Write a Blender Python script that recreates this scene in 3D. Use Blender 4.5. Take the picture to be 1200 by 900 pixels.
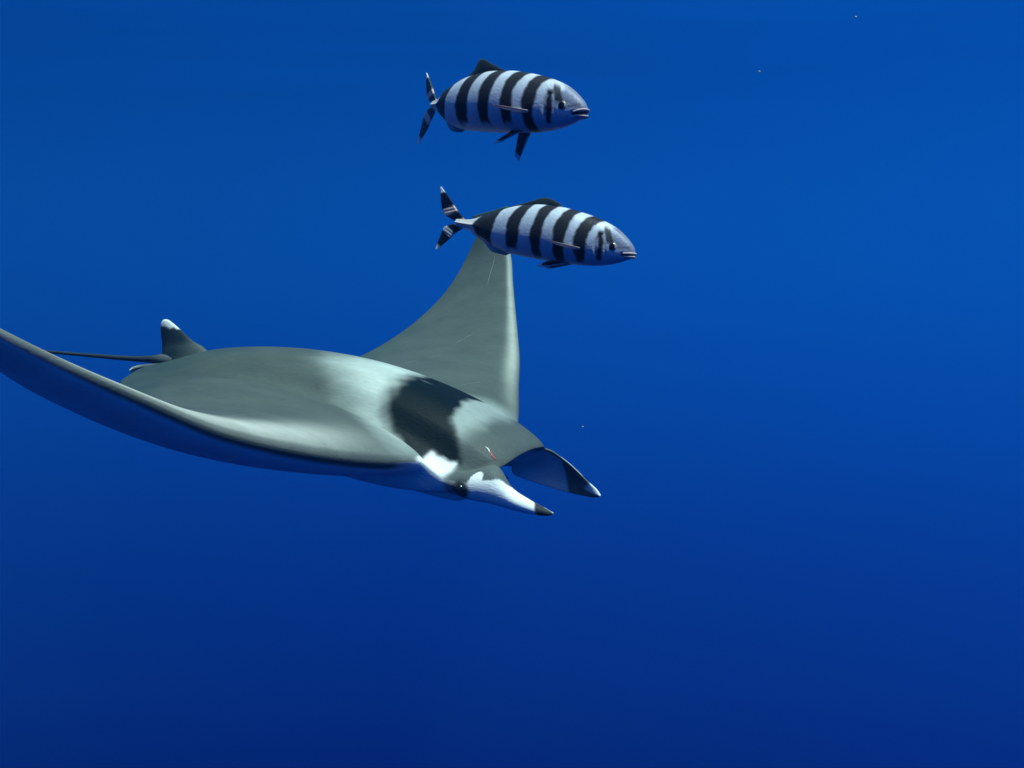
import bpy, bmesh, math, random
import numpy as np
from mathutils import Vector, Matrix

scene = bpy.context.scene
C = scene.collection
for o in list(bpy.data.objects): bpy.data.objects.remove(o)

# ------------------------------------------------------------------ camera, water light, sun, exposure
cam_d = bpy.data.cameras.new('camera'); cam = bpy.data.objects.new('camera', cam_d); C.objects.link(cam)
cam_d.sensor_width = 36.0; cam_d.lens = 36.0*1150.0/1200.0
cam_d.clip_start = 0.02; cam_d.clip_end = 500.0
cam.location = (0, 0, 0); cam.rotation_euler = (math.radians(90), 0, 0)
scene.camera = cam
scene.view_settings.view_transform = 'Standard'; scene.view_settings.look = 'None'
scene.view_settings.exposure = 0.0; scene.view_settings.gamma = 1.0
scene.view_settings.use_curve_mapping = False

SUN_DIR = Vector((0.22, -0.34, 0.915)).normalized()
sun_d = bpy.data.lights.new('sun', 'SUN'); sun = bpy.data.objects.new('sun', sun_d); C.objects.link(sun)
sun_d.energy = 4.8; sun_d.angle = math.radians(0.6); sun_d.color = (1.0, 0.99, 0.90)
sun.rotation_euler = SUN_DIR.to_track_quat('Z', 'Y').to_euler(); sun.location = (0, 0, 6)

world = bpy.data.worlds.new('World'); scene.world = world; world.use_nodes = True
wn = world.node_tree; wn.nodes.clear()
def N(tree, kind, **kw):
    n = tree.nodes.new(kind)
    for k, v in kw.items(): setattr(n, k, v)
    return n
def L(tree, a, b): tree.links.new(a, b)
def ramp(tree, stops, interp='LINEAR'):
    r = N(tree, 'ShaderNodeValToRGB'); cr = r.color_ramp; cr.interpolation = interp
    while len(cr.elements) < len(stops): cr.elements.new(0.5)
    for e, (p, c) in zip(cr.elements, stops):
        e.position = p; e.color = (*c, 1) if len(c) == 3 else c
    return r
def math_node(tree, op, a=None, b=None, clamp=False):
    m = N(tree, 'ShaderNodeMath', operation=op, use_clamp=clamp)
    for i, v in enumerate((a, b)):
        if v is None: continue
        if isinstance(v, (int, float)): m.inputs[i].default_value = v
        else: L(tree, v, m.inputs[i])
    return m.outputs[0]
tc = N(wn, 'ShaderNodeTexCoord'); sep = N(wn, 'ShaderNodeSeparateXYZ'); L(wn, tc.outputs['Generated'], sep.inputs[0])
# open water: the light that comes back from each height above or below the horizon
zz = math_node(wn, 'MULTIPLY_ADD', sep.outputs['Z'], 0.5); zz.node.inputs[2].default_value = 0.5
water = ramp(wn, [(0.0, (0.0, 0.0016, 0.045)), (0.18, (0.0, 0.0040, 0.085)), (0.31, (0.0, 0.0080, 0.142)), (0.42, (0.0, 0.024, 0.238)),
                  (0.52, (0.0, 0.057, 0.345)), (0.59, (0.0, 0.071, 0.375)), (0.68, (0.0, 0.048, 0.295)), (0.80, (0.002, 0.10, 0.42)), (1.0, (0.01, 0.18, 0.55))], 'B_SPLINE')
L(wn, zz, water.inputs[0])
# a little brighter towards the sun's side
az = N(wn, 'ShaderNodeVectorMath', operation='DOT_PRODUCT'); L(wn, tc.outputs['Generated'], az.inputs[0]); az.inputs[1].default_value = (0.32, 0.0, 0.0)
azf = math_node(wn, 'ADD', az.outputs['Value'], 0.98)
# faint long ripples of the surface, seen far off and flat from below
div = N(wn, 'ShaderNodeVectorMath', operation='DIVIDE'); L(wn, tc.outputs['Generated'], div.inputs[0])
comb = N(wn, 'ShaderNodeCombineXYZ'); zc = math_node(wn, 'MAXIMUM', sep.outputs['Z'], 0.03)
for i in range(3): L(wn, zc, comb.inputs[i])
L(wn, comb.outputs[0], div.inputs[1])
mp = N(wn, 'ShaderNodeMapping'); mp.inputs['Scale'].default_value = (0.55, 2.2, 1.0); L(wn, div.outputs[0], mp.inputs[0])
rn = N(wn, 'ShaderNodeTexNoise'); rn.inputs['Scale'].default_value = 1.6; rn.inputs['Detail'].default_value = 3.0; L(wn, mp.outputs[0], rn.inputs['Vector'])
rfade = N(wn, 'ShaderNodeMapRange'); rfade.inputs['From Min'].default_value = 0.22; rfade.inputs['From Max'].default_value = 0.42
rfade.inputs['To Min'].default_value = 0.0; rfade.inputs['To Max'].default_value = 0.55; L(wn, sep.outputs['Z'], rfade.inputs['Value'])
rip = math_node(wn, 'MULTIPLY', math_node(wn, 'SUBTRACT', rn.outputs['Fac'], 0.5), rfade.outputs[0])
fac = math_node(wn, 'ADD', azf, rip)
wcol = N(wn, 'ShaderNodeVectorMath', operation='SCALE'); L(wn, water.outputs['Color'], wcol.inputs[0]); L(wn, fac, wcol.inputs['Scale'])
hue = N(wn, 'ShaderNodeVectorMath', operation='MULTIPLY'); hue.inputs[1].default_value = (1.0, 1.02, 1.07); L(wn, wcol.outputs[0], hue.inputs[0])
bgw = N(wn, 'ShaderNodeBackground'); L(wn, hue.outputs[0], bgw.inputs['Color']); bgw.inputs['Strength'].default_value = 1.0
sky = N(wn, 'ShaderNodeTexSky', sky_type='NISHITA'); sky.sun_disc = False
sky.sun_elevation = math.asin(SUN_DIR.z); sky.sun_rotation = math.atan2(SUN_DIR.x, SUN_DIR.y)
bgs = N(wn, 'ShaderNodeBackground'); L(wn, sky.outputs[0], bgs.inputs['Color']); bgs.inputs['Strength'].default_value = 0.12
# overhead, inside the window of refraction (within 48.6 degrees of straight up), the sky itself shows
win = N(wn, 'ShaderNodeMapRange', interpolation_type='SMOOTHSTEP'); win.inputs['From Min'].default_value = 0.62; win.inputs['From Max'].default_value = 0.74
L(wn, sep.outputs['Z'], win.inputs['Value'])
mixb = N(wn, 'ShaderNodeMixShader'); L(wn, win.outputs[0], mixb.inputs[0]); L(wn, bgw.outputs[0], mixb.inputs[1]); L(wn, bgs.outputs[0], mixb.inputs[2])
wo = N(wn, 'ShaderNodeOutputWorld'); L(wn, mixb.outputs[0], wo.inputs['Surface'])

import numpy as np, math
FPX = 1150.0                                    # focal length in pixels of a 1200 px wide frame
def rot3(a):
    x, y, z = a
    cx, sx, cy, sy, cz, sz = math.cos(x), math.sin(x), math.cos(y), math.sin(y), math.cos(z), math.sin(z)
    Rx = np.array([[1,0,0],[0,cx,-sx],[0,sx,cx]]); Ry = np.array([[cy,0,sy],[0,1,0],[-sy,0,cy]])
    Rz = np.array([[cz,-sz,0],[sz,cz,0],[0,0,1]])
    return Rz @ Ry @ Rx
RAY_R = rot3((0.0908648, 0.17405476, -0.39873033))
RAY_T = np.array([-0.46411939, 2.30173957, -0.05996307])
def at_px(u, v, Y): return np.array([(u-600)/FPX*Y, Y, -(v-450)/FPX*Y])
def ray_local(u, v, Y): return (at_px(u, v, Y) - RAY_T) @ RAY_R      # world point -> the ray's own frame
def pchip(xk, yk, x):
    """smooth monotone interpolation of rows yk at knots xk"""
    xk = np.asarray(xk, float); yk = np.asarray(yk, float)
    flat = yk.ndim == 1
    if flat: yk = yk[:, None]
    h = np.diff(xk); d = np.diff(yk, axis=0)/h[:, None]
    m = np.zeros_like(yk)
    for c in range(yk.shape[1]):
        for i in range(1, len(xk)-1):
            a, b = d[i-1, c], d[i, c]
            if a*b > 0:
                w1 = 2*h[i]+h[i-1]; w2 = h[i]+2*h[i-1]
                m[i, c] = (w1+w2)/(w1/a+w2/b)
        m[0, c] = d[0, c]; m[-1, c] = d[-1, c]
    return hermite(xk, yk, m, x, flat)
def hermite(xk, yk, m, x, flat):
    x = np.clip(np.asarray(x, float), xk[0], xk[-1])
    i = np.clip(np.searchsorted(xk, x, side='right')-1, 0, len(xk)-2)
    H = (xk[i+1]-xk[i]); t = ((x-xk[i])/H)[:, None]; H = H[:, None]
    r = (2*t**3-3*t**2+1)*yk[i]+(t**3-2*t**2+t)*H*m[i]+(-2*t**3+3*t**2)*yk[i+1]+(t**3-t**2)*H*m[i+1]
    return r[:, 0] if flat else r
def smooth_curve(xk, yk, x):
    """finite-difference cubic through rows yk"""
    xk = np.asarray(xk, float); yk = np.asarray(yk, float)
    flat = yk.ndim == 1
    if flat: yk = yk[:, None]
    h = np.diff(xk)[:, None]; d = np.diff(yk, axis=0)/h
    m = np.zeros_like(yk); m[0] = d[0]; m[-1] = d[-1]
    m[1:-1] = (d[:-1]*h[1:]+d[1:]*h[:-1])/(h[1:]+h[:-1])
    return hermite(xk, yk, m, x, flat)
def sstep(a, b, x):
    t = np.clip((np.asarray(x, float)-a)/(b-a), 0, 1); return t*t*(3-2*t)
def naca(t):
    t = np.clip(t, 0, 1)
    return 5*(0.2969*np.sqrt(t)-0.1260*t-0.3516*t**2+0.2843*t**3-0.1036*t**4)/0.5003

# --- leading and trailing edges of both wings: pixel of the photograph and the distance the pose fit gives
LE_R = [(497,543,1.96),(452,542,1.87),(399,537,1.78),(336,526,1.69),(261,507,1.61),(171,469,1.53),(64,420,1.47),(-61,354,1.43),(-203,273,1.40)]
TE_R = [(157,451,2.28),(136,466,2.14),(114,475,2.01),(80,476,1.88),(38,459,1.77),(-18,424,1.67),(-87,384,1.58),(-155,336,1.49),(-206,272,1.41)]
LE_L = [(606,512,2.33),(608,484,2.43),(608,452,2.53),(609,423,2.63),(607,393,2.73),(604,363,2.83),(601,331,2.93),(598,297,3.03),(584,262,3.12)]
TE_L = [(267,437,2.64),(335,439,2.71),(387,431,2.79),(431,413,2.87),(468,391,2.95),(499,366,3.02),(525,338,3.09),(546,303,3.14),(566,262,3.14)]
HALF_Y = [0, .07, .125, .165, .185]
HEAD_LE = [(.551,0,.015),(.551,.07,.011),(.537,.128,-.010),(.488,.164,-.044),(.447,.186,-.045)]
HEAD_TE = [(-.482,0,.022),(-.476,.07,.018),(-.453,.125,.012),(-.433,.165,.008),(-.418,.185,.004)]
HD = [.121,.119,.109,.096,.088, .082,.064,.048,.036,.027,.017,.011,.007,.004]
HV = [.084,.082,.070,.052,.048, .055,.053,.048,.044,.038,.031,.023,.014,.006]
SK = HALF_Y + [.20+.9*i/8 for i in range(9)]
def side_tables(side):
    le = [np.array((x, side*y, z)) for x, y, z in HEAD_LE]; te = [np.array((x, side*y, z)) for x, y, z in HEAD_TE]
    le += [ray_local(*p) for p in (LE_L if side > 0 else LE_R)]; te += [ray_local(*p) for p in (TE_L if side > 0 else TE_R)]
    te[5] = np.array((-.400, side*.203, .004))
    return np.array(le), np.array(te)
leR, teR = side_tables(-1); leL, teL = side_tables(1)
UK = np.array([-s for s in SK[:0:-1]] + SK)
LEK = np.vstack([leR[:0:-1], leL]); TEK = np.vstack([teR[:0:-1], teL])
HDK = np.array(HD[:0:-1]+HD); HVK = np.array(HV[:0:-1]+HV)
MOUTH = [(0,0,0),(.03,.012,-.008),(.12,.07,-.018),(.18,.105,-.030),(.25,.122,-.054),(.32,.114,-.072),(.38,.090,-.082),(.43,.078,-.089),(.47,.086,-.097),(.55,.16,-.100),(.70,.36,-.090),(.85,.66,-.060),(1,1,0)]
def ray_grid(M=300, N=120):
    u = np.sinh(np.linspace(-1, 1, M)*1.2)/math.sinh(1.2)*1.1
    le = pchip(UK, LEK, u); te = pchip(UK, TEK, u)
    hd = pchip(UK, HDK, u); hv = pchip(UK, HVK, u)
    chord = te-le
    # lift direction: follows how far each wing has swung up, free of the kinks of the outline
    mk = .7*LEK+.3*TEK; ang = np.arctan2(np.gradient(mk[:, 2], UK), np.gradient(mk[:, 1], UK)); w = np.abs(UK)
    keep = (w < .001) | (w > .30); phi = pchip(UK[keep], np.where(w[keep] < .001, 0, ang[keep]), u)
    n = np.stack([0*u, -np.sin(phi), np.cos(phi)], 1)
    n = n-(np.sum(n*chord, 1)/np.sum(chord*chord, 1))[:, None]*chord; n /= np.linalg.norm(n, axis=1)[:, None]
    p = np.linspace(0, 1, N); t = .5*(1-np.cos(np.pi*p)); t = .75*t+.25*p**1.6
    a = np.abs(u)
    wing = sstep(.12, .52, a)[:, None]
    D = (1-wing)*np.clip(np.sin(np.pi*t[None, :]**.95), 0, 1)**.70*(1-.30*sstep(.80, 1.0, t[None, :])) + wing*naca(t)[None, :]
    dors = le[:, None]+t[None, :, None]*chord[:, None]+(hd[:, None]*D)[..., None]*n[:, None]
    W = sstep(.140, .105, a)[:, None]
    mo = np.array(MOUTH); mt = smooth_curve(mo[:, 0], mo[:, 1:], p)
    V = naca(t)[None, :]
    tv = W*mt[None, :, 0]+(1-W)*t[None, :]
    ov = W*mt[None, :, 1]-(1-W)*hv[:, None]*V
    vent = le[:, None]+tv[..., None]*chord[:, None]+ov[..., None]*n[:, None]
    return u, t, dors, vent
# ------------------------------------------------------------------ materials
def skin_material(name, rough=0.5, spec=0.35, noise_scale=22.0, noise_amt=0.22, fine=180.0, bump=0.15, stretch=(1, 1, 1), coat=0.0, sheen_metal=0.0):
    """colour from the animal's markings and any painted light (attribute 'marking'), broken up by mottling and fine skin relief"""
    m = bpy.data.materials.new(name); m.use_nodes = True; t = m.node_tree; t.nodes.clear()
    out = N(t, 'ShaderNodeOutputMaterial'); b = N(t, 'ShaderNodeBsdfPrincipled'); L(t, b.outputs[0], out.inputs[0])
    at = N(t, 'ShaderNodeAttribute'); at.attribute_name = 'marking'
    co = N(t, 'ShaderNodeTexCoord'); mpn = N(t, 'ShaderNodeMapping'); mpn.inputs['Scale'].default_value = stretch; L(t, co.outputs['Object'], mpn.inputs[0])
    n1 = N(t, 'ShaderNodeTexNoise'); n1.inputs['Scale'].default_value = noise_scale; n1.inputs['Detail'].default_value = 6.0; n1.inputs['Roughness'].default_value = 0.62
    L(t, mpn.outputs[0], n1.inputs['Vector'])
    n2 = N(t, 'ShaderNodeTexNoise'); n2.inputs['Scale'].default_value = fine; n2.inputs['Detail'].default_value = 3.0; L(t, mpn.outputs[0], n2.inputs['Vector'])
    s = math_node(t, 'MULTIPLY_ADD', math_node(t, 'SUBTRACT', n1.outputs['Fac'], 0.5), noise_amt*2); s.node.inputs[2].default_value = 1.0
    s2 = math_node(t, 'MULTIPLY_ADD', math_node(t, 'SUBTRACT', n2.outputs['Fac'], 0.5), noise_amt*1.1); s2.node.inputs[2].default_value = 1.0
    f = math_node(t, 'MULTIPLY', s, s2)
    sc = N(t, 'ShaderNodeVectorMath', operation='SCALE'); L(t, at.outputs['Color'], sc.inputs[0]); L(t, f, sc.inputs['Scale'])
    L(t, sc.outputs[0], b.inputs['Base Color'])
    rg = math_node(t, 'MULTIPLY_ADD', n1.outputs['Fac'], 0.25); rg.node.inputs[2].default_value = rough-0.12; L(t, rg, b.inputs['Roughness'])
    b.inputs['Specular IOR Level'].default_value = spec; b.inputs['Metallic'].default_value = sheen_metal
    bp = N(t, 'ShaderNodeBump'); bp.inputs['Strength'].default_value = bump; bp.inputs['Distance'].default_value = 0.002
    hh = math_node(t, 'ADD', n2.outputs['Fac'], n1.outputs['Fac']); L(t, hh, bp.inputs['Height']); L(t, bp.outputs[0], b.inputs['Normal'])
    return m
M_RAY = skin_material('ray_skin', 0.50, 0.085, 11.0, 0.27, 120.0, 0.35, (0.55, 1.8, 1.8))
M_FISH = skin_material('fish_scales', 0.45, 0.10, 55.0, 0.20, 420.0, 0.25, (1, 1, 1), sheen_metal=0.12)
M_FIN = skin_material('fin_membrane', 0.55, 0.06, 90.0, 0.18, 500.0, 0.25)
M_FIN.node_tree.nodes['Principled BSDF'].inputs['Alpha'].default_value = 0.82
def plain_material(name, col, rough, spec=0.5, amt=0.15, scale=200.0):
    m = bpy.data.materials.new(name); m.use_nodes = True; t = m.node_tree; b = t.nodes['Principled BSDF']
    n = N(t, 'ShaderNodeTexNoise'); n.inputs['Scale'].default_value = scale; co = N(t, 'ShaderNodeTexCoord'); L(t, co.outputs['Object'], n.inputs['Vector'])
    r = ramp(t, [(0.3, tuple(c*(1-amt) for c in col)), (0.7, tuple(min(1, c*(1+amt)) for c in col))]); L(t, n.outputs['Fac'], r.inputs[0])
    L(t, r.outputs[0], b.inputs['Base Color']); b.inputs['Roughness'].default_value = rough; b.inputs['Specular IOR Level'].default_value = spec
    return m
M_EYE = plain_material('eye_black', (0.006, 0.007, 0.009), 0.12, 0.6)
M_IRIS = plain_material('iris_silver', (0.36, 0.36, 0.30), 0.25, 0.6)
M_LIP = plain_material('lip_pink', (0.52, 0.44, 0.43), 0.5, 0.1)
M_WOUND = plain_material('wound_red', (0.45, 0.06, 0.05), 0.4, 0.4, 0.3, 300.0)
M_SCAR = plain_material('scar_pale', (0.75, 0.68, 0.64), 0.5, 0.1)
M_RUB = plain_material('rubbed_skin', (0.155, 0.19, 0.18), 0.6, 0.05, 0.3, 90.0)
M_SPECK = plain_material('speck_pale', (0.45, 0.50, 0.45), 0.7, 0.3)

# ------------------------------------------------------------------ mesh helpers
def mesh_obj(name, verts, faces, mat, parent=None, col=None, smooth=True):
    me = bpy.data.meshes.new(name); me.from_pydata([tuple(v) for v in verts], [], [tuple(int(i) for i in f) for f in faces]); me.update()
    if col is not None:
        a = me.attributes.new('marking', 'FLOAT_COLOR', 'POINT')
        rgba = np.ones((len(verts), 4), np.float32); rgba[:, :3] = np.clip(col, 0, 1)
        a.data.foreach_set('color', rgba.ravel())
    if smooth: me.polygons.foreach_set('use_smooth', [True]*len(me.polygons))
    me.materials.append(mat)
    bm = bmesh.new(); bm.from_mesh(me); bmesh.ops.recalc_face_normals(bm, faces=bm.faces); bm.to_mesh(me); bm.free()
    o = bpy.data.objects.new(name, me); C.objects.link(o)
    if parent is not None: o.parent = parent
    return o
def tag(o, label, cat, group=None, kind=None):
    o['label'] = label; o['category'] = cat
    if group: o['group'] = group
    if kind: o['kind'] = kind
    return o
def empty(name, loc, R=None):
    o = bpy.data.objects.new(name, None); C.objects.link(o); o.empty_display_size = 0.1
    m = Matrix.Identity(4)
    if R is not None:
        for i in range(3):
            for j in range(3): m[i][j] = float(R[i][j])
    m.translation = Vector([float(c) for c in loc]); o.matrix_world = m
    return o
def loop_faces(rows, n, base=0, cap=True):
    """quads between rows of closed loops with n points each; caps at both ends"""
    F = []
    for i in range(rows-1):
        for j in range(n):
            k = (j+1) % n
            F.append((base+i*n+j, base+i*n+k, base+(i+1)*n+k, base+(i+1)*n+j))
    if cap:
        F.append(tuple(base+j for j in range(n))[::-1]); F.append(tuple(base+(rows-1)*n+j for j in range(n)))
    return F
def unit(v): v = np.asarray(v, float); return v/(np.linalg.norm(v, axis=-1, keepdims=True)+1e-12)
def tube(path, rad, n=10, flat=1.0, up=(0, 0, 1)):
    path = np.asarray(path, float); d = unit(np.gradient(path, axis=0)); up = np.asarray(up, float)
    s = unit(np.cross(d, np.tile(up, (len(path), 1)))); w = np.cross(s, d)
    rad = np.broadcast_to(np.asarray(rad, float), (len(path),))
    a = np.linspace(0, 2*np.pi, n, endpoint=False)
    V = path[:, None]+rad[:, None, None]*(np.cos(a)[None, :, None]*s[:, None]+flat*np.sin(a)[None, :, None]*w[:, None])
    return V.reshape(-1, 3), loop_faces(len(path), n)
def blade(U, Lo, th, rows=44, n=28, bow=0.0, keys=None, out=None):
    """a flat lobe between an upper and a lower edge curve: closed lens sections; returns verts, faces, s along, angle round"""
    U = np.asarray(U, float); Lo = np.asarray(Lo, float); k = np.linspace(0, 1, len(U)) if keys is None else keys
    s = np.linspace(0, 1, rows)
    u = smooth_curve(k, U, s); l = smooth_curve(k, Lo, s); h = pchip(k, np.asarray(th, float), s)
    mid = (u+l)/2; ax = unit(np.gradient(mid, axis=0)); nn = unit(np.cross(ax, u-l))
    a = np.linspace(0, 2*np.pi, n, endpoint=False)
    c, sn = np.cos(a), np.sin(a)
    V = mid[:, None]+c[None, :, None]*((u-l)/2)[:, None]+(h[:, None]*(np.sign(sn)*np.abs(sn)**.9)[None, :])[..., None]*nn[:, None]
    if out is not None: nn_s = np.where((nn@np.asarray(out, float)) < 0, -1.0, 1.0)
    else: nn_s = np.ones(len(nn))
    V = V+(nn_s[:, None]*bow*(1-1.5*s**5)[:, None]*np.linalg.norm(u-l, axis=1)[:, None]*(1-c**2)[None, :])[..., None]*nn[:, None]
    return V.reshape(-1, 3), loop_faces(rows, n), np.repeat(s, n), np.tile(a, rows)
def mixc(a, b, w): return np.asarray(a)*(1-w[..., None])+np.asarray(b)*w[..., None]
def poly_sdf(px, py, poly):
    """signed distance to a polygon, negative inside"""
    poly = np.asarray(poly, float); d = np.full(px.shape, 1e9); ins = np.zeros(px.shape, bool)
    for (x0, y0), (x1, y1) in zip(poly, np.roll(poly, -1, 0)):
        ex, ey = x1-x0, y1-y0; t = np.clip(((px-x0)*ex+(py-y0)*ey)/(ex*ex+ey*ey+1e-12), 0, 1)
        d = np.minimum(d, np.hypot(px-x0-t*ex, py-y0-t*ey))
        c = ((y0 > py) != (y1 > py)) & (px < (x1-x0)*(py-y0)/(y1-y0+1e-12)+x0); ins ^= c
    return np.where(ins, -d, d)
def wobble(p, f, seed=0.0):
    return (np.sin(p[..., 0]*f+1.7+seed)*np.sin(p[..., 1]*f*1.3+.4+seed*2)+.5*np.sin(p[..., 0]*f*2.3+p[..., 1]*f*1.9+seed*3)+.35*np.sin(p[..., 1]*f*4.1-p[..., 0]*f*3.3+seed))/1.85

# ------------------------------------------------------------------ the devil ray
ray_root = empty('devil_ray', RAY_T, RAY_R)
tag(ray_root, 'grey devil ray with black collar and raised wings gliding below the striped fish', 'ray')
GREY = (.080, .097, .089); DARK = (.003, .0085, .010); PALE = (.52, .58, .54); WHITE = (.84, .86, .85)
def build_ray_body():
    u, t, D, V = ray_grid(520, 210)
    M, Nn = len(u), len(t)
    au = np.abs(u)
    chord = np.linalg.norm(D[:, 0]-D[:, -1], axis=1)
    def colour(P, dors):
        x, y, z = P[..., 0], np.abs(P[..., 1]), P[..., 2]
        a = np.broadcast_to(au[:, None], x.shape); dist = t[None, :]*chord[:, None]
        wb = wobble(P, 31.0); wf = wobble(P, 90.0, 2.0)
        if dors:
            col = np.empty(x.shape+(3,)); col[:] = GREY
            col = mixc(col, (.036, .058, .057), .8*sstep(.02, -.38, x+.05*wb))          # duller towards the tail
            col = mixc(col, (.022, .036, .036), .85*sstep(-.385, -.43, x+.02*wf)*sstep(.075, .03, y+.012*wf))     # dark of the tail root's creases, painted into the colour
            # silvery shoulder behind the collar, some sun highlight painted into its pale colour
            edge = (x-.06)-1.55*np.maximum(y-.07, 0)
            sh = sstep(-.09, .13, edge+.016*wb)*sstep(.46, .30, x)*sstep(.34, .24, a)
            col = mixc(col, PALE, .86*sh)
            # pale band behind the leading edge, dark rim on it; wing-to-wing light difference painted in
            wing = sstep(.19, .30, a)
            bw = (.035+.05*sstep(1.0, .35, a))*np.where(u > 0, .30, 1.0)[:, None]  # band narrowed on the far wing: its different lighting put into the colour
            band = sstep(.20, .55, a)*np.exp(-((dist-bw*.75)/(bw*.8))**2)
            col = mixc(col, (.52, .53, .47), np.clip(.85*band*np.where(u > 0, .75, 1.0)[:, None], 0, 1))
            col = mixc(col, (.045, .06, .06), wing*sstep(.012, .002, dist)*.6*(1-np.broadcast_to((u > 0)[:, None], x.shape)*.8))
            # collar
            half = [(.252,-.01),(.254,.05),(.266,.12),(.287,.15),(.318,.172),(.355,.184),(.40,.184),(.447,.172),(.460,.152),(.437,.130),(.404,.098),(.392,.05),(.387,-.01)]
            sd = poly_sdf(x, y, half)
            soft = .013+.024*sstep(.36, .25, x)
            # forehead and head
            fore = sstep(.36, .40, x)*sstep(.492, .440, x+.35*np.maximum(y-.08, 0)+.008*wb)*sstep(.155, .115, y)
            headg = sstep(.40, .46, x)*(a < .2)
            col = mixc(col, (.082, .098, .092), headg)
            col = mixc(col, (.31, .355, .335), .95*fore)
            col = mixc(col, DARK, sstep(soft, -soft*.6, sd+.009*wb+.004*wf))
            # white cheek below the collar, grey round the eye
            ch = sstep(.392, .402, x+.003*wf)*sstep(.461, .453, x+.002*wf)*sstep(.003, -.007, z+.25*(x-.43)+.003*wf)*sstep(.225, .205, a)*sstep(.12, .14, a)
            col = mixc(col, WHITE, ch)
        else:
            col = np.empty(x.shape+(3,)); col[:] = (.80, .83, .82)
            wing = sstep(.20, .30, a)
            col = mixc(col, (.06, .08, .08), wing*sstep(.012, .002, dist))
            tip = sstep(.75, 1.05, a); col = mixc(col, (.35, .38, .38), .6*tip)
            rim = sstep(.455, .462, x)*sstep(.125, .155, a)*sstep(.26, .2, a)*sstep(-.085, -.06, z)
            col = mixc(col, (.12, .13, .13), rim)
            W = sstep(.125, .095, a)
            col = mixc(col, (.10, .12, .13), W*sstep(.02, .0, dist)*.9)
            col = mixc(col, (.03, .035, .04), W*sstep(.12, .17, np.broadcast_to(np.linspace(0, 1, Nn)[None, :], x.shape))*sstep(.42, .36, np.broadcast_to(np.linspace(0, 1, Nn)[None, :], x.shape)))
        return col
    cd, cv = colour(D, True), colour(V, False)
    # rings: leading edge -> over the back -> trailing edge -> under the belly
    ring = np.concatenate([D, V[:, -2:0:-1]], axis=1); rc = np.concatenate([cd, cv[:, -2:0:-1]], axis=1)
    n = ring.shape[1]
    verts = [ring.reshape(-1, 3)]; cols = [rc.reshape(-1, 3)]; parts = [loop_faces(M, n)]
    # cephalic fins, rooted deep in the corners of the head
    for side in (-1, 1):
        PX = lambda rows: [ray_local(*p) for p in rows]
        if side < 0:
            U = [(.425,-.130,-.030),(.455,-.150,-.026),(.492,-.156,-.016)]+PX([(582,546,1.972),(600,571,1.955),(620,585,1.94),(638,595,1.93),(648,601,1.925)])
            Lw = [(.425,-.140,-.055),(.455,-.158,-.064),(.490,-.166,-.072)]+PX([(575,590.5,1.958),(603,598.5,1.948),(625,603,1.938),(640,604.5,1.929),(648,603,1.926)])
        else:
            U = [(.425,.130,-.030),(.455,.150,-.026),(.492,.156,-.016)]+PX([(641,525.5,2.20),(665,541.5,2.19),(688,563,2.185),(699,573,2.182),(704,580,2.18)])
            Lw = [(.425,.140,-.055),(.455,.140,-.062)]+PX([(603,556.5,2.24),(630,566.5,2.235),(660,575.5,2.22),(682,580.5,2.20),(696,583,2.19),(704,581.5,2.181)])
        th = [.004,.011,.016,.018,.016,.012,.008,.004] if side < 0 else [.004,.010,.012,.010,.008,.007,.006,.003]
        v, f, s, ang = blade(U, Lw, th, rows=110, n=72, bow=.12 if side < 0 else .22, out=(0, side, 0))
        up = np.cos(ang); out = np.sin(ang)
        # which way is outward for this blade
        ctr = np.array(v).reshape(110, 72, 3); ysgn = np.sign(ctr[60, 18, 1]-ctr[60, 54, 1])*side
        outw = out*ysgn
        x = v[:, 0]; wb = wobble(v, 70.0)
        col = np.empty((len(v), 3)); col[:] = WHITE
        # outer face: grey above, white below, dark tip
        low = up-(.12+1.0*sstep(.540, .592, x))+.06*wb
        outc = mixc(np.tile(WHITE, (len(v), 1)), (.105, .122, .118), sstep(-.02, .05, low)*sstep(.60, .575, x))
        eyeb = sstep(.026, .014, np.hypot(x-.484, v[:, 2]+.052)); outc = mixc(outc, (.05, .055, .053), eyeb); outc = mixc(outc, (.10, .118, .114), sstep(.498, .486, x)*(1-eyeb))
        spot = sstep(.0145, .0125, np.hypot(x-.513, (up-.22)*.026)); outc = mixc(outc, WHITE, spot)
        outc = mixc(outc, (.03, .036, .04), sstep(.634, .641, x+.004*wb+.006*up))
        inc = mixc(np.tile((.66, .70, .72), (len(v), 1)), (.11, .12, .12), sstep(.586, .596, x+.012*up))
        inc = mixc(inc, WHITE, sstep(.636, .646, x-.010*up)*sstep(-.3, .2, up))
        inc = mixc(inc, (.10, .11, .11), sstep(.75, .95, up)*sstep(.655, .645, x))
        col = mixc(inc, outc, sstep(-.12, .12, outw)) if side < 0 else mixc(inc, outc, sstep(-.05, .2, outw))
        verts.append(v); cols.append(col); parts.append(f)
    return weld(verts, cols, parts)
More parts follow.
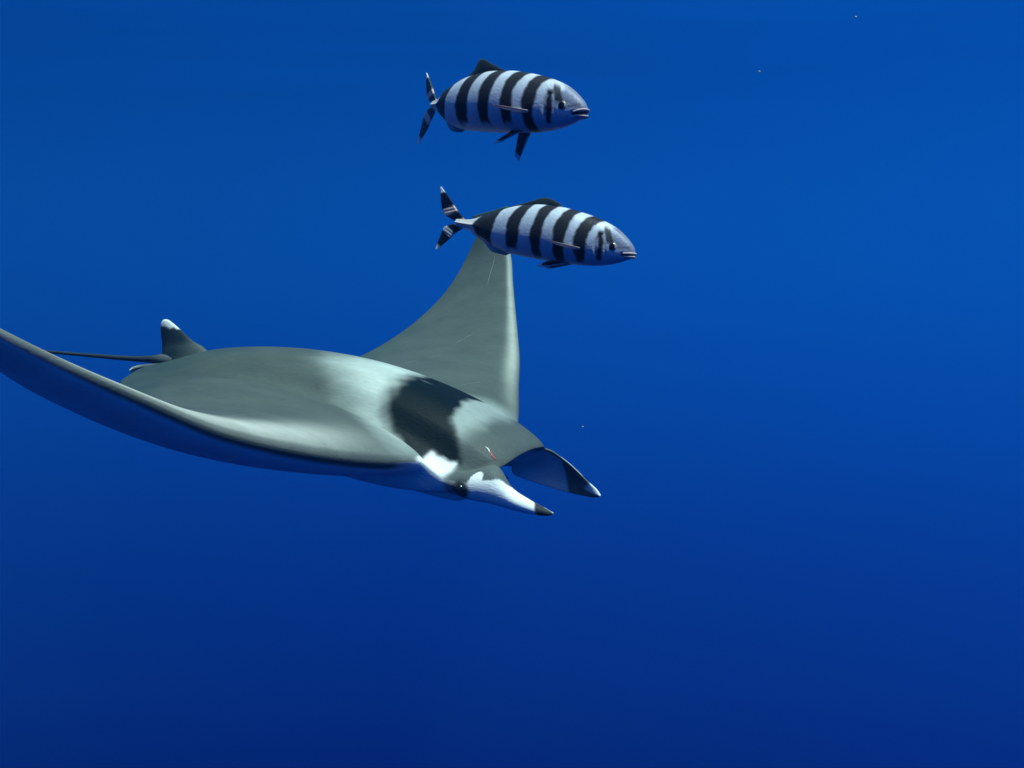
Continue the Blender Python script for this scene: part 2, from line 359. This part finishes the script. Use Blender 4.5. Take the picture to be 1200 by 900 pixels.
def weld(verts, cols, parts):
    """unite trunk and cephalic fins into one skin, then smooth the joins"""
    obs = []
    for v, f in zip(verts, parts):
        me = bpy.data.meshes.new('skin_piece'); me.from_pydata([tuple(p) for p in v], [], [tuple(int(i) for i in q) for q in f]); me.update()
        bm = bmesh.new(); bm.from_mesh(me); bmesh.ops.recalc_face_normals(bm, faces=bm.faces); bm.to_mesh(me); bm.free()
        o = bpy.data.objects.new('skin_piece', me); C.objects.link(o); obs.append(o)
    for o in obs[1:]:
        md = obs[0].modifiers.new('join', 'BOOLEAN'); md.operation = 'UNION'; md.solver = 'EXACT'; md.object = o
    dg = bpy.context.evaluated_depsgraph_get(); me = bpy.data.meshes.new_from_object(obs[0].evaluated_get(dg))
    for o in obs: bpy.data.objects.remove(o)
    n = len(me.vertices); P = np.empty(n*3); me.vertices.foreach_get('co', P); P = P.reshape(-1, 3)
    from mathutils.kdtree import KDTree
    A = np.vstack(verts); col = np.vstack(cols); src = np.concatenate([np.full(len(v), i) for i, v in enumerate(verts)])
    kd = KDTree(len(A))
    for i, p in enumerate(A): kd.insert(p, i)
    kd.balance()
    near = np.array([kd.find(p)[1] for p in P]); S = src[near]; cc = col[near]
    E = np.empty(len(me.edges)*2, np.int64); me.edges.foreach_get('vertices', E); E = E.reshape(-1, 2)
    ring = np.full(n, 99); mixed = S[E[:, 0]] != S[E[:, 1]]; ring[E[mixed].ravel()] = 0
    for k in range(1, 9):
        e = (ring[E[:, 0]] == k-1) & (ring[E[:, 1]] == 99); ring[E[e, 1]] = k
        e = (ring[E[:, 1]] == k-1) & (ring[E[:, 0]] == 99); ring[E[e, 0]] = k
    w = np.clip(1-ring/8.0, 0, 1)[:, None]*.6
    deg = np.bincount(E.ravel(), minlength=n)[:, None]
    for it in range(40):
        acc = np.zeros_like(P); np.add.at(acc, E[:, 0], P[E[:, 1]]); np.add.at(acc, E[:, 1], P[E[:, 0]]); P = P+w*(acc/deg-P)
        if it < 6:
            ac = np.zeros_like(cc); np.add.at(ac, E[:, 0], cc[E[:, 1]]); np.add.at(ac, E[:, 1], cc[E[:, 0]]); cc = cc+.5*w*(ac/deg-cc)
    me.vertices.foreach_set('co', P.ravel()); me.update()
    for nm in [a_.name for a_ in me.attributes if a_.name == 'marking']: me.attributes.remove(me.attributes[nm])
    at = me.attributes.new('marking', 'FLOAT_COLOR', 'POINT'); rgba = np.ones((n, 4), np.float32); rgba[:, :3] = cc; at.data.foreach_set('color', rgba.ravel())
    me.polygons.foreach_set('use_smooth', [True]*len(me.polygons)); me.materials.clear(); me.materials.append(M_RAY); me.name = 'body'
    o = bpy.data.objects.new('body', me); C.objects.link(o); o.parent = ray_root
    return o
ray_body = build_ray_body()

def ray_dorsal_fin():
    # front and rear edges in the plane of symmetry
    F = [(-.300,0,.060),(-.334,0,.090),(-.376,0,.105),(-.419,0,.128),(-.450,0,.1425),(-.462,0,.145)]
    B = [(-.462,0,.020),(-.466,0,.058),(-.469,0,.082),(-.476,0,.112),(-.4765,0,.134),(-.470,0,.143)]
    F = np.array(F); B = np.array(B); F[0] = (-.27, 0, .045); B[0] = (-.47, 0, .010)
    v, f, s, a = blade(F, B, [.030,.018,.0095,.007,.005,.0015], rows=60, n=40)
    z = v[:, 2]; base = mixc(np.tile((.020, .036, .042), (len(v), 1)), (.085, .105, .10), sstep(-.42, -.33, v[:, 0]-.3*(z-.09)))
    c = mixc(base, (.78, .80, .74), sstep(.124, .131, z+.004*wobble(v, 120.0)))
    return mesh_obj('dorsal_fin', v, f, M_RAY, ray_root, c)
o = ray_dorsal_fin(); o['label'] = 'dark dorsal fin with a white tip'
def ray_tail():
    P = [ray_local(*p) for p in [(222,424,2.44),(196,422,2.46),(176,421,2.49),(150,420,2.53),(100,416,2.62),(42,411,2.74),(10,409,2.82)]]
    k = np.linspace(0, 1, 7); s = np.linspace(0, 1, 70); path = smooth_curve(k, np.array(P), s)
    r = pchip(k, np.array([.020,.017,.0095,.0065,.0050,.0040,.0034]), s)
    v, f = tube(path, r, 14)
    c = mixc(np.tile((.11, .13, .13), (len(v), 1)), (.035, .045, .05), sstep(.08, .35, np.repeat(s, 14)))
    return mesh_obj('tail', v, f, M_RAY, ray_root, c)
ray_tail()
def ray_pelvic_fin(side):
    # small lobe beside the tail, pale hooked tip
    P = np.array([ray_local(*p) for p in [(238,433,2.40),(205,430,2.42),(178,429.5,2.44),(162,431,2.455),(155,434,2.46),(158,438,2.46)]])
    s = np.linspace(0, 1, 40); path = smooth_curve(np.linspace(0, 1, 6), P, s)
    if side > 0: path[:, 1] *= -1
    r = pchip(np.linspace(0, 1, 6), np.array([.012,.014,.012,.0105,.009,.004]), s)
    v, f = tube(path, r, 14, flat=.6)
    c = mixc(np.tile((.10, .115, .112), (len(v), 1)), (.26, .27, .23), np.repeat(sstep(.45, .6, s), 14)); c = mixc(c, (.80, .80, .62), np.repeat(sstep(.66, .78, s), 14))
    return mesh_obj('pelvic_fin', v, f, M_RAY, ray_root, c)
for sd in (-1, 1): ray_pelvic_fin(sd)
def ellipsoid(c, r, nu=20, nv=14, R=None):
    V = []
    for i in range(nv+1):
        th = math.pi*i/nv
        for j in range(nu):
            ph = 2*math.pi*j/nu; V.append((math.sin(th)*math.cos(ph)*r[0], math.sin(th)*math.sin(ph)*r[1], math.cos(th)*r[2]))
    V = np.array(V)
    if R is not None: V = V@np.asarray(R).T
    F = []
    for i in range(nv):
        for j in range(nu):
            k = (j+1) % nu; a, b, c2, d = i*nu+j, i*nu+k, (i+1)*nu+k, (i+1)*nu+j
            F.append((a, b, c2, d))
    return V+np.asarray(c), F
for sd in (-1, 1):
    v, f = ellipsoid((.484, sd*.183, -.050), (.013, .010, .011)); mesh_obj('eye', v, f, M_EYE, ray_root)

# a fresh cut on the snout and two small nicks in the upper lip
def skin_mark(name, pts, r, mat, flat=.45):
    p = np.array(pts); s_ = np.linspace(0, 1, 16); path = smooth_curve(np.linspace(0, 1, len(p)), p, s_)
    v, f = tube(path, r*np.sqrt(np.clip(1-(2*s_-1)**2, .02, 1)), 8, flat); return mesh_obj(name, v, f, mat, ray_root)
skin_mark('cut', [(.508,-.1137,.0232),(.5188,-.1186,.0140),(.5285,-.119,.0075)], .0026, M_WOUND)
skin_mark('cut_edge', [(.4972,-.1134,.0290),(.5047,-.1136,.0252),(.5125,-.1165,.0182)], .0026, M_SCAR)
skin_mark('nick', [(.5424,.0281,.0250),(.5505,.0326,.0155)], .0014, M_EYE); skin_mark('nick', [(.5369,.1048,.0112),(.5448,.1056,.0022)], .0014, M_EYE)

# old rub marks on the wings: short pale scratches lying on the skin
def scratch(side, u0, t0, u1, t1, r):
    uu, tt, Dg, Vg = RG; s_ = np.linspace(0, 1, 12); pts = []
    for q in s_:
        i = int(np.argmin(np.abs(uu-side*(u0+(u1-u0)*q)))); j = int(np.argmin(np.abs(tt-(t0+(t1-t0)*q+.012*math.sin(q*3)))))
        pts.append(Dg[i, j])
    p = smooth_curve(np.linspace(0, 1, 12), np.array(pts), np.linspace(0, 1, 24))
    k_ = np.ones(5)/5
    for c_ in range(3): p[2:-2, c_] = np.convolve(p[:, c_], k_, 'valid')
    v, f = tube(p, r*np.sqrt(np.clip(1-np.linspace(-1, 1, 24)**2, .03, 1)), 6, .6)
    mesh_obj('scratch', v, f, M_RUB, ray_root)
RG = ray_grid(300, 160)
for a_ in ((1, .30, .22, .36, .14, .0011), (1, .62, .30, .55, .40, .0008), (1, .86, .35, .99, .30, .0010), (-1, .42, .35, .52, .30, .0008), (1, .45, .5, .40, .58, .0007)): scratch(*a_)

# ------------------------------------------------------------------ the pilot fish
F_K = [0, .012, .05, .126, .227, .33, .43, .53, .68, .78, .88, .955, 1.0, 1.05]
F_TOP = [0.5, 6, 14.5, 25, 32, 36, 38.0, 37.5, 31.5, 23, 13, 6.5, 5, 4]
F_BOT = [-1.5, -5, -10, -17, -22, -24, -25.0, -25.5, -25.0, -20.5, -12.5, -6.5, -5, -4]
F_WID = [0.8, 4.5, 8.5, 13.5, 18.5, 23, 23.5, 22.5, 18, 13, 8, 5, 4.2, 2.5]
PXM = .00117
BARS = [(.146,.177,0),(.230,.297,1),(.340,.411,1),(.467,.541,1),(.600,.694,1),(.775,.915,1)]
class Fish:
    def __init__(self, nose_px, nose_Y, tail_px, yaw, length=.272, scale=1.0, slim=1.0):
        self.Lb = length*scale; self.k = PXM*scale; self.slim = slim
        s = np.linspace(0, 1.45, 146); th = np.radians(np.interp(s, [0, .35, .65, .85, 1.0, 1.15], yaw))
        ds = np.diff(s)*self.Lb
        X = np.concatenate([[0], -np.cumsum(np.cos((th[1:]+th[:-1])/2)*ds)]); Y = np.concatenate([[0], np.cumsum(np.sin((th[1:]+th[:-1])/2)*ds)])
        self.nose = at_px(*nose_px, nose_Y); i1 = 100
        Yt = nose_Y+Y[i1]; zt = -(tail_px[1]-450)/FPX*Yt
        uu = 600+FPX*(self.nose[0]+X)/(nose_Y+Y); fr = (uu-nose_px[0])/(uu[i1]-nose_px[0])
        Z = -(nose_px[1]+(tail_px[1]-nose_px[1])*fr-450)/FPX*(nose_Y+Y)-self.nose[2]
        self.s = s; self.P = np.stack([X, Y, Z], 1)
        fwd = unit(-np.gradient(self.P, axis=0)); self.fwd = fwd
        self.right = unit(np.cross(fwd, np.tile((0, 0, 1.), (len(s), 1)))); self.up = np.cross(self.right, fwd)
        print('fish tail px', 600+FPX*(self.nose[0]+X[i1])/Yt, tail_px)
    def frame(self, f):
        f = np.atleast_1d(np.asarray(f, float))
        g = lambda A: np.stack([np.interp(f, self.s, A[:, c]) for c in range(3)], 1)
        return g(self.P), g(self.right), g(self.up)
    def at(self, f, side, h):
        """point at body fraction f, metres to the fish's right, metres up"""
        P, r, u = self.frame(f); return P+np.atleast_1d(side)[:, None]*r+np.atleast_1d(h)[:, None]*u
    def sect(self, f):
        f = np.atleast_1d(f); g = lambda a: pchip(F_K, np.array(a, float), f)*self.k
        return g(F_TOP), g(F_BOT), g(F_WID)*self.slim
    def skin(self, f, side, h):
        """side offset of the flank at body fraction f and height h"""
        tp, bt, w = self.sect(f); mid = (tp+bt)/2; hh = (tp-bt)/2; q = np.clip((h-mid)/hh, -1, 1)
        return side*w*np.sqrt(np.maximum(1-np.abs(q)**2.1, 0))
def fin_sheet(base, edge, th, rows=16, cols=12):
    """thin two-sided membrane between a base curve and an outer edge; grid (along base i, outwards j)"""
    k = np.linspace(0, 1, len(base)); s = np.linspace(0, 1, rows)
    B = smooth_curve(k, np.array(base), s); E = smooth_curve(np.linspace(0, 1, len(edge)), np.array(edge), s)
    j = np.linspace(0, 1, cols)
    G = B[:, None]*(1-j)[None, :, None]+E[:, None]*j[None, :, None]
    n = unit(np.cross(np.gradient(G, axis=0), np.gradient(G, axis=1)+1e-9))
    prof = th*(np.sqrt(np.clip(1-j**3, 0, 1))[None, :]*.8+.2)*(np.sqrt(np.clip(1-(2*s-1)**4, 0, 1))[:, None]*.8+.2)
    ray_ = 1+.25*np.sin(s*60)[:, None]*np.ones(cols)[None, :]
    A = G+n*(prof*ray_)[..., None]; Bk = G-n*(prof*ray_)[..., None]
    V = np.vstack([A.reshape(-1, 3), Bk.reshape(-1, 3)]); m = rows*cols; Fc = []
    for a in range(rows-1):
        for b in range(cols-1):
            q = (a*cols+b, a*cols+b+1, (a+1)*cols+b+1, (a+1)*cols+b); Fc.append(q); Fc.append(tuple(i+m for i in q[::-1]))
    per = [i*cols for i in range(rows)]+[(rows-1)*cols+b for b in range(1, cols)]+[i*cols+cols-1 for i in range(rows-2, -1, -1)]+[b for b in range(cols-2, 0, -1)]
    for a, b in zip(per, per[1:]+per[:1]): Fc.append((a, b, b+m, a+m))
    si, jj = np.repeat(s, cols), np.tile(j, rows)
    return V, Fc, np.concatenate([si, si]), np.concatenate([jj, jj])
BLACK = (.008, .009, .014); SILV = (.52, .61, .70); CREAM = (.74, .57, .48)
def build_fish(fi, label, open_mouth, dorsal_up, pelvic, caud, variant, barw=1.0):
    root = empty('pilot_fish', fi.nose+fi.P[45]); off = -fi.P[45]
    tag(root, label, 'fish', 'striped fish swimming over the ray')
    k = fi.k
    Mr, n = 230, 72
    q = np.linspace(0, 1, Mr); f = 1.045*(q**1.25)
    tp, bt, w = fi.sect(f); P, r, u = fi.frame(f)
    a = np.linspace(0, 2*np.pi, n, endpoint=False); ca, sa = np.cos(a), np.sin(a)         # a = 0 on the back
    mid = (tp+bt)/2; hh = (tp-bt)/2
    cz = np.sign(ca)*np.abs(ca)**.95; sy = np.sign(sa)*np.abs(sa)**.92
    h = mid[:, None]+hh[:, None]*cz[None, :]; sd = w[:, None]*sy[None, :]
    ff = np.broadcast_to(f[:, None], h.shape); zr = np.broadcast_to(cz[None, :], h.shape); flank = np.abs(np.broadcast_to(sy[None, :], h.shape))
    # relief: gill cover edge, mouth slit, socket, peduncle keel
    gx = .187-.045*np.clip(zr+.15, -1, 1)**2*1.2
    gill = np.exp(-((ff-gx)/.006)**2)*sstep(.75, .45, np.abs(zr+.1))
    pre = np.exp(-((ff-(.138-.05*(zr+.1)**2))/.005)**2)*sstep(.55, .3, np.abs(zr+.25))
    mz = (-1.5*k*1.2 - .30*ff*fi.Lb*0.55)                                                   # mouth line height
    slit = np.exp(-((h-mz)/(1.5*k))**2)*sstep(.066, .05, ff)
    disp = 1-(.10*gill+.05*pre)-.45*slit*sstep(-.01, .02, ff)
    keel = 1+.5*np.exp(-(zr/.25)**2)*sstep(.86, .95, ff)
    sd = sd*disp*keel
    V = P[:, None]+sd[..., None]*r[:, None]+h[..., None]*u[:, None]+off
    # markings
    pw = np.stack([ff*9, zr*1.4, zr*0], -1); wb = wobble(pw, 3.0, variant); wf = wobble(pw, 11.0, variant+1)
    col = np.empty(h.shape+(3,)); col[:] = SILV
    col = mixc(col, (.55, .61, .68), sstep(.45, .95, zr+.08*wb)*.7)
    head = sstep(.155, .11, ff+.02*wb)
    col = mixc(col, (.20, .235, .33), head*sstep(-.25, .25, zr+.1*wb))
    col = mixc(col, (.62, .66, .70), .7*sstep(.35, .7, wf)*sstep(.24, .17, ff)*sstep(.45, .1, np.abs(zr+.25)))
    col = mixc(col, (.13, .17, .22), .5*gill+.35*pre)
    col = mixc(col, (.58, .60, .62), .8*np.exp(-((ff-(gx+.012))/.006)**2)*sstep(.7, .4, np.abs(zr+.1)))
    for b0, b1, full in BARS:
        c = (b0+b1)/2; hw = (b1-b0)/2*barw*(1+.12*math.sin(b0*57+variant*2))
        sh = np.where(zr > 0, (-.034+.008*math.sin(b0*40+variant))*zr**2, -.010*zr**2) if full else np.where(zr > .05, .02*(zr-.05), 0)
        ww = hw*(1-.25*sstep(-.1, -.9, zr)); d = np.abs(ff-(c+sh)+.006*wb+.002*wf)-ww
        m = sstep(.009, -.006, d)*sstep(-1.0, -.80, zr+.12*wb+.1*math.sin(b0*91+variant))*.97
        if not full: m = m*sstep(-.88, -.75, zr)*sstep(.62, .45, zr)
        col = mixc(col, BLACK, m)
    arc = np.exp(-((np.hypot((ff-.100)*fi.Lb, (h-2.0*k))-8.2*k)/(1.1*k))**2)*sstep(.5*k, -2.5*k, h-2*k)*sstep(.15, .13, ff)
    col = mixc(col, (.72, .66, .66), .75*arc)                                                # pale rim under the eye
    jaw = np.exp(-((h-mz+4.5*k)/(1.6*k))**2)*sstep(.035, .05, ff)*sstep(.125, .09, ff)*(wf > -.2); col = mixc(col, (.70, .68, .66), .6*jaw)
    nos = np.exp(-((h-mz-9.0*k+ff*30*k)/(1.4*k))**2)*sstep(.012, .03, ff)*sstep(.095, .07, ff); col = mixc(col, (.07, .065, .075), .6*nos)
    # eye stripe: from the eye up and back over the nape
    es = np.abs(ff-(.108+.055*np.clip(zr, 0, 1)))-(.020-.004*zr); col = mixc(col, (.02, .024, .03), sstep(.006, -.004, es)*sstep(.0, .15, zr)*sstep(.95, .7, zr)*.92)
    col = mixc(col, (.60, .55, .52), .8*sstep(.918, .932, ff)*sstep(1.03, 1.015, ff))
    col = mixc(col, (.30, .13, .11) if open_mouth > .5 else (.02, .012, .014), np.clip(slit*1.6, 0, 1)*sstep(.064, .055, ff))
    verts = V.reshape(-1, 3)
    nose_i = len(verts)
    body = mesh_obj('body', verts, loop_faces(Mr, n), M_FISH, root, col.reshape(-1, 3))
    # lips
    for upper in (1, 0):
        fs = np.concatenate([np.linspace(.054, .004, 16), np.linspace(.004, .054, 16)])
        sg = np.concatenate([np.ones(16), -np.ones(16)])
        hz = -1.5*k*1.2-.30*fs*fi.Lb*.55 + (1.5*k+open_mouth*k*2.2*sstep(.07, .0, fs) if upper else -1.5*k-open_mouth*k*.9*sstep(.07, .0, fs))
        side = sg*np.maximum(fi.skin(fs, 1, hz), .0)*.96
        side[15] = .7*k*2; side[16] = -.7*k*2
        pth = fi.at(fs-(.004 if upper else .010), side, hz)+off
        v, fc = tube(pth, np.where(fs < .03, 1.25*k, 1.25*k-(fs-.03)*17*k), 10)
        mesh_obj('upper_lip' if upper else 'lower_lip', v, fc, M_LIP, root)
    # eyes
    for s_ in (1, -1):
        fe, he = .105, 3.0*k
        sk = fi.skin(np.array([fe]), s_, np.array([he]))[0]
        Pc, rr, uu = fi.frame(fe); c = Pc[0]+sk*.90*rr[0]+he*uu[0]+off
        fw = np.cross(uu[0], rr[0]); R = np.stack([fw, rr[0], uu[0]], 1)
        v, fc = ellipsoid(c, (5.0*k, 2.0*k, 4.9*k), R=R); eye = mesh_obj('eye', v, fc, M_IRIS, root)
        v, fc = ellipsoid(c+s_*rr[0]*.9*k-fw*.3*k, (4.1*k, 1.6*k, 4.0*k), R=R); mesh_obj('pupil', v, fc, M_EYE, eye)
    # median fins: outline points are (body fraction, height in metres)
    def median(name, base, edge, colf, th=.0011, lean=0.0, **kw):
        b = [fi.at(x_, 0, z_)[0]+off for x_, z_ in base]; e = [fi.at(x_, lean, z_)[0]+off for x_, z_ in edge]
        v, fc, si, jj = fin_sheet(b, e, th, **kw); return mesh_obj(name, v, fc, M_FIN, root, colf(si, jj))
    H = lambda x_: fi.sect(np.array([x_]))[0][0]; Bt = lambda x_: fi.sect(np.array([x_]))[1][0]
    dk = (.018, .024, .024)
    def dcol(si, jj): return mixc(np.tile(dk, (len(si), 1)), (.05, .075, .06), .6*sstep(.3, .9, jj))
    median('dorsal_fin', [(x_, H(x_)-.004) for x_ in (.43, .50, .58, .66, .72)], dorsal_up(H), dcol)
    median('second_dorsal_fin', [(x_, H(x_)-.003) for x_ in (.72, .80, .87, .93)], [(.75, H(.75)+.004), (.84, H(.84)+.004), (.90, H(.90)+.005), (.95, H(.95)+.004)], lambda s_, j_: np.tile((.05, .10, .09), (len(s_), 1)))
    median('anal_fin', [(x_, Bt(x_)+.003) for x_ in (.66, .74, .82, .90)], [(.70, Bt(.70)-.004), (.79, Bt(.78)-.007), (.85, Bt(.85)-.002), (.93, Bt(.93)-.002)],
           lambda s_, j_: mixc(mixc(np.tile((.50, .58, .62), (len(s_), 1)), (.22, .28, .32), sstep(.5, .2, s_)), (.6, .68, .7), sstep(.8, .95, j_)*sstep(.1, .3, s_)))
    # forked tail fin
    vs, fs_, cs, cnt = [], [], [], 0
    for lead, trail, ctop in caud:
        lb = [fi.at(1+x_*k/fi.Lb, caud_lean*0, z_*k)[0]+off for x_, z_ in lead]; tb = [fi.at(1+x_*k/fi.Lb, 0, z_*k)[0]+off for x_, z_ in trail]
        v, fc, si, jj = fin_sheet(lb, tb, .0011, rows=40, cols=10)
        c = np.empty((len(v), 3)); c[:] = (.05, .085, .10) if open_mouth > .5 else BLACK
        c = mixc(c, CREAM if ctop else (.50, .52, .52), sstep(.30, .36, si+.06*jj)*sstep(.56, .50, si+.06*jj))
        c = mixc(c, CREAM, sstep(.10, .04, si)*.8)
        c = mixc(c, (.85, .87, .85), sstep(.86, .90, si))
        vs.append(v); fs_ += [tuple(i+cnt for i in q_) for q_ in fc]; cs.append(c); cnt += len(v)
    mesh_obj('tail_fin', np.vstack(vs), fs_, M_FIN, root, np.vstack(cs))
    # paired fins
    for s_ in (1, -1):
        fb = .252; hb = -6*k
        base = [fi.at(x_, fi.skin(np.array([x_]), s_, np.array([z_]))[0]*.97, z_)[0]+off for x_, z_ in ((fb, hb+1.4*k), (fb+.004, hb), (fb+.008, hb-1.4*k))]
        o_ = s_*15*k
        edge = [fi.at(fb+.13, fi.skin(np.array([fb+.1]), s_, np.array([hb]))[0]+o_, hb+2.0*k)[0]+off, fi.at(fb+.15, fi.skin(np.array([fb+.1]), s_, np.array([hb]))[0]+o_*.8, hb+1.5*k)[0]+off,
                fi.at(fb+.10, fi.skin(np.array([fb+.1]), s_, np.array([hb]))[0]+o_*.5, hb-1.0*k)[0]+off]
        v, fc, si, jj = fin_sheet(base, edge, .0007, rows=12, cols=14)
        mesh_obj('pectoral_fin', v, fc, M_FIN, root, np.tile((.75, .62, .54), (len(v), 1)))
        b2, e2 = pelvic(s_, fi, k)
        v, fc, si, jj = fin_sheet([p+off for p in b2], [p+off for p in e2], .0010, rows=16, cols=16)
        c = mixc(np.tile((.014, .018, .024), (len(v), 1)), (.80, .83, .84), np.maximum(sstep(.80, .88, jj), sstep(.20, .10, si)*sstep(.10, .3, jj)))
        mesh_obj('pelvic_fin', v, fc, M_FIN, root, c)
    return root
caud_lean = 0
def caud_shape(ux, uy, lx, ly):
    up = ([(-2, 5), (.22*ux+2, .28*uy+3), (.55*ux, .62*uy), (ux, uy)], [(8, 0.5), (.52*ux+8, .19*uy), (.84*ux+2, .50*uy), (ux+1, uy-1.5)], True)
    lo = ([(-2, -5), (.22*lx+2, .28*ly-3), (.55*lx, .62*ly), (lx, ly)], [(8, -0.5), (.52*lx+8, .19*ly), (.84*lx+2, .50*ly), (lx+1, ly+1.5)], False)
    return [up, lo]
def pelvic_a(s_, fi, k):
    b = [fi.at(x_, s_*5*k, fi.sect(np.array([x_]))[1][0]+2*k)[0] for x_ in (.30, .33, .37)]
    if s_ > 0: e = [fi.at(.42, s_*8*k, -37*k)[0], fi.at(.455, s_*9*k, -38*k)[0], fi.at(.43, s_*6*k, -33*k)[0]]
    else: e = [fi.at(.352, s_*9*k, -50*k)[0], fi.at(.358, s_*9*k, -52*k)[0], fi.at(.378, s_*7*k, -47*k)[0]]
    return b, e
def pelvic_b(s_, fi, k):
    b = [fi.at(x_, s_*5*k, fi.sect(np.array([x_]))[1][0]+2*k)[0] for x_ in (.30, .34, .40)]
    e = [fi.at(.46, s_*10*k, -34*k)[0], fi.at(.49, s_*10*k, -33*k)[0], fi.at(.46, s_*7*k, -27*k)[0]]
    return b, e
f1 = Fish((688.5, 131), 1.10, (513, 123), (38, 36, 40, 58, 68, 58), length=.265, scale=.97)
f2 = Fish((744.5, 297.5), 1.27, (547, 262), (29, 28, 28, 30, 32, 34), length=.262)
build_fish(f1, 'striped fish with raised black dorsal fin and gaping pink mouth, higher of the two', 1.0,
           lambda H: [(.50, H(.48)+.002), (.575, H(.56)+.010), (.645, H(.63)+.0185), (.675, H(.67)+.008), (.725, H(.72)+.0005)], pelvic_a, caud_shape(38, 36, 40, -46), 0.0, .82)
build_fish(f2, 'striped fish with dorsal fin folded low, swimming in front of the ray\'s wing tip', 0.12,
           lambda H: [(.45, H(.45)+.004), (.51, H(.51)+.009), (.555, H(.56)+.0095), (.66, H(.66)+.003), (.73, H(.72)+.001)], pelvic_b, caud_shape(42, 40, 33, -38), 1.3, .94)

# ------------------------------------------------------------------ drifting specks
rng = random.Random(4)
def speck(u_, v_, Y, r, lab='tiny pale speck drifting alone in open blue water'):
    v, f = ellipsoid((0, 0, 0), (r, r*.7, r*.8), 10, 7); v = np.array([p*(1+.35*(rng.random()-.5)) for p in v])
    o = mesh_obj('plankton_speck', v, f, M_SPECK); o.location = [float(c) for c in at_px(u_, v_, Y)]
    tag(o, lab, 'plankton', 'specks drifting in the open water'); return o
for a_ in ((890, 84, 1.6, .0019), (683, 500, 1.9, .0016, 'tiny pale speck drifting beside the head of the ray'), (1003, 20, 1.5, .0016)): speck(*a_)

# ------------------------------------------------------------------ the water between lens and animals
def build_haze():
    x0, x1, y0, y1, z0, z1 = -5.0, 5.0, -2.0, 7.0, -2.2, 1.4
    v = [(x, y, z) for z in (z0, z1) for y in (y0, y1) for x in (x0, x1)]
    f = [(0, 2, 3, 1), (4, 5, 7, 6), (0, 1, 5, 4), (2, 6, 7, 3), (0, 4, 6, 2), (1, 3, 7, 5)]
    me = bpy.data.meshes.new('haze'); me.from_pydata(v, [], f); me.update()
    m = bpy.data.materials.new('sea_water_haze'); m.use_nodes = True; t = m.node_tree; t.nodes.clear()
    out = N(t, 'ShaderNodeOutputMaterial'); pv = N(t, 'ShaderNodeVolumePrincipled')
    pv.inputs['Color'].default_value = (0.01, 0.05, 0.12, 1); pv.inputs['Density'].default_value = HAZE
    pv.inputs['Absorption Color'].default_value = (0.0, 0.92, 0.98, 1)
    pv.inputs['Anisotropy'].default_value = 0.0
    L(t, pv.outputs[0], out.inputs['Volume']); me.materials.append(m)
    o = bpy.data.objects.new('haze', me); C.objects.link(o); o['kind'] = 'stuff'
    tag(o, 'clear deep blue sea water all round the animals', 'water', kind='stuff'); return o
HAZE = 0.085
build_haze()
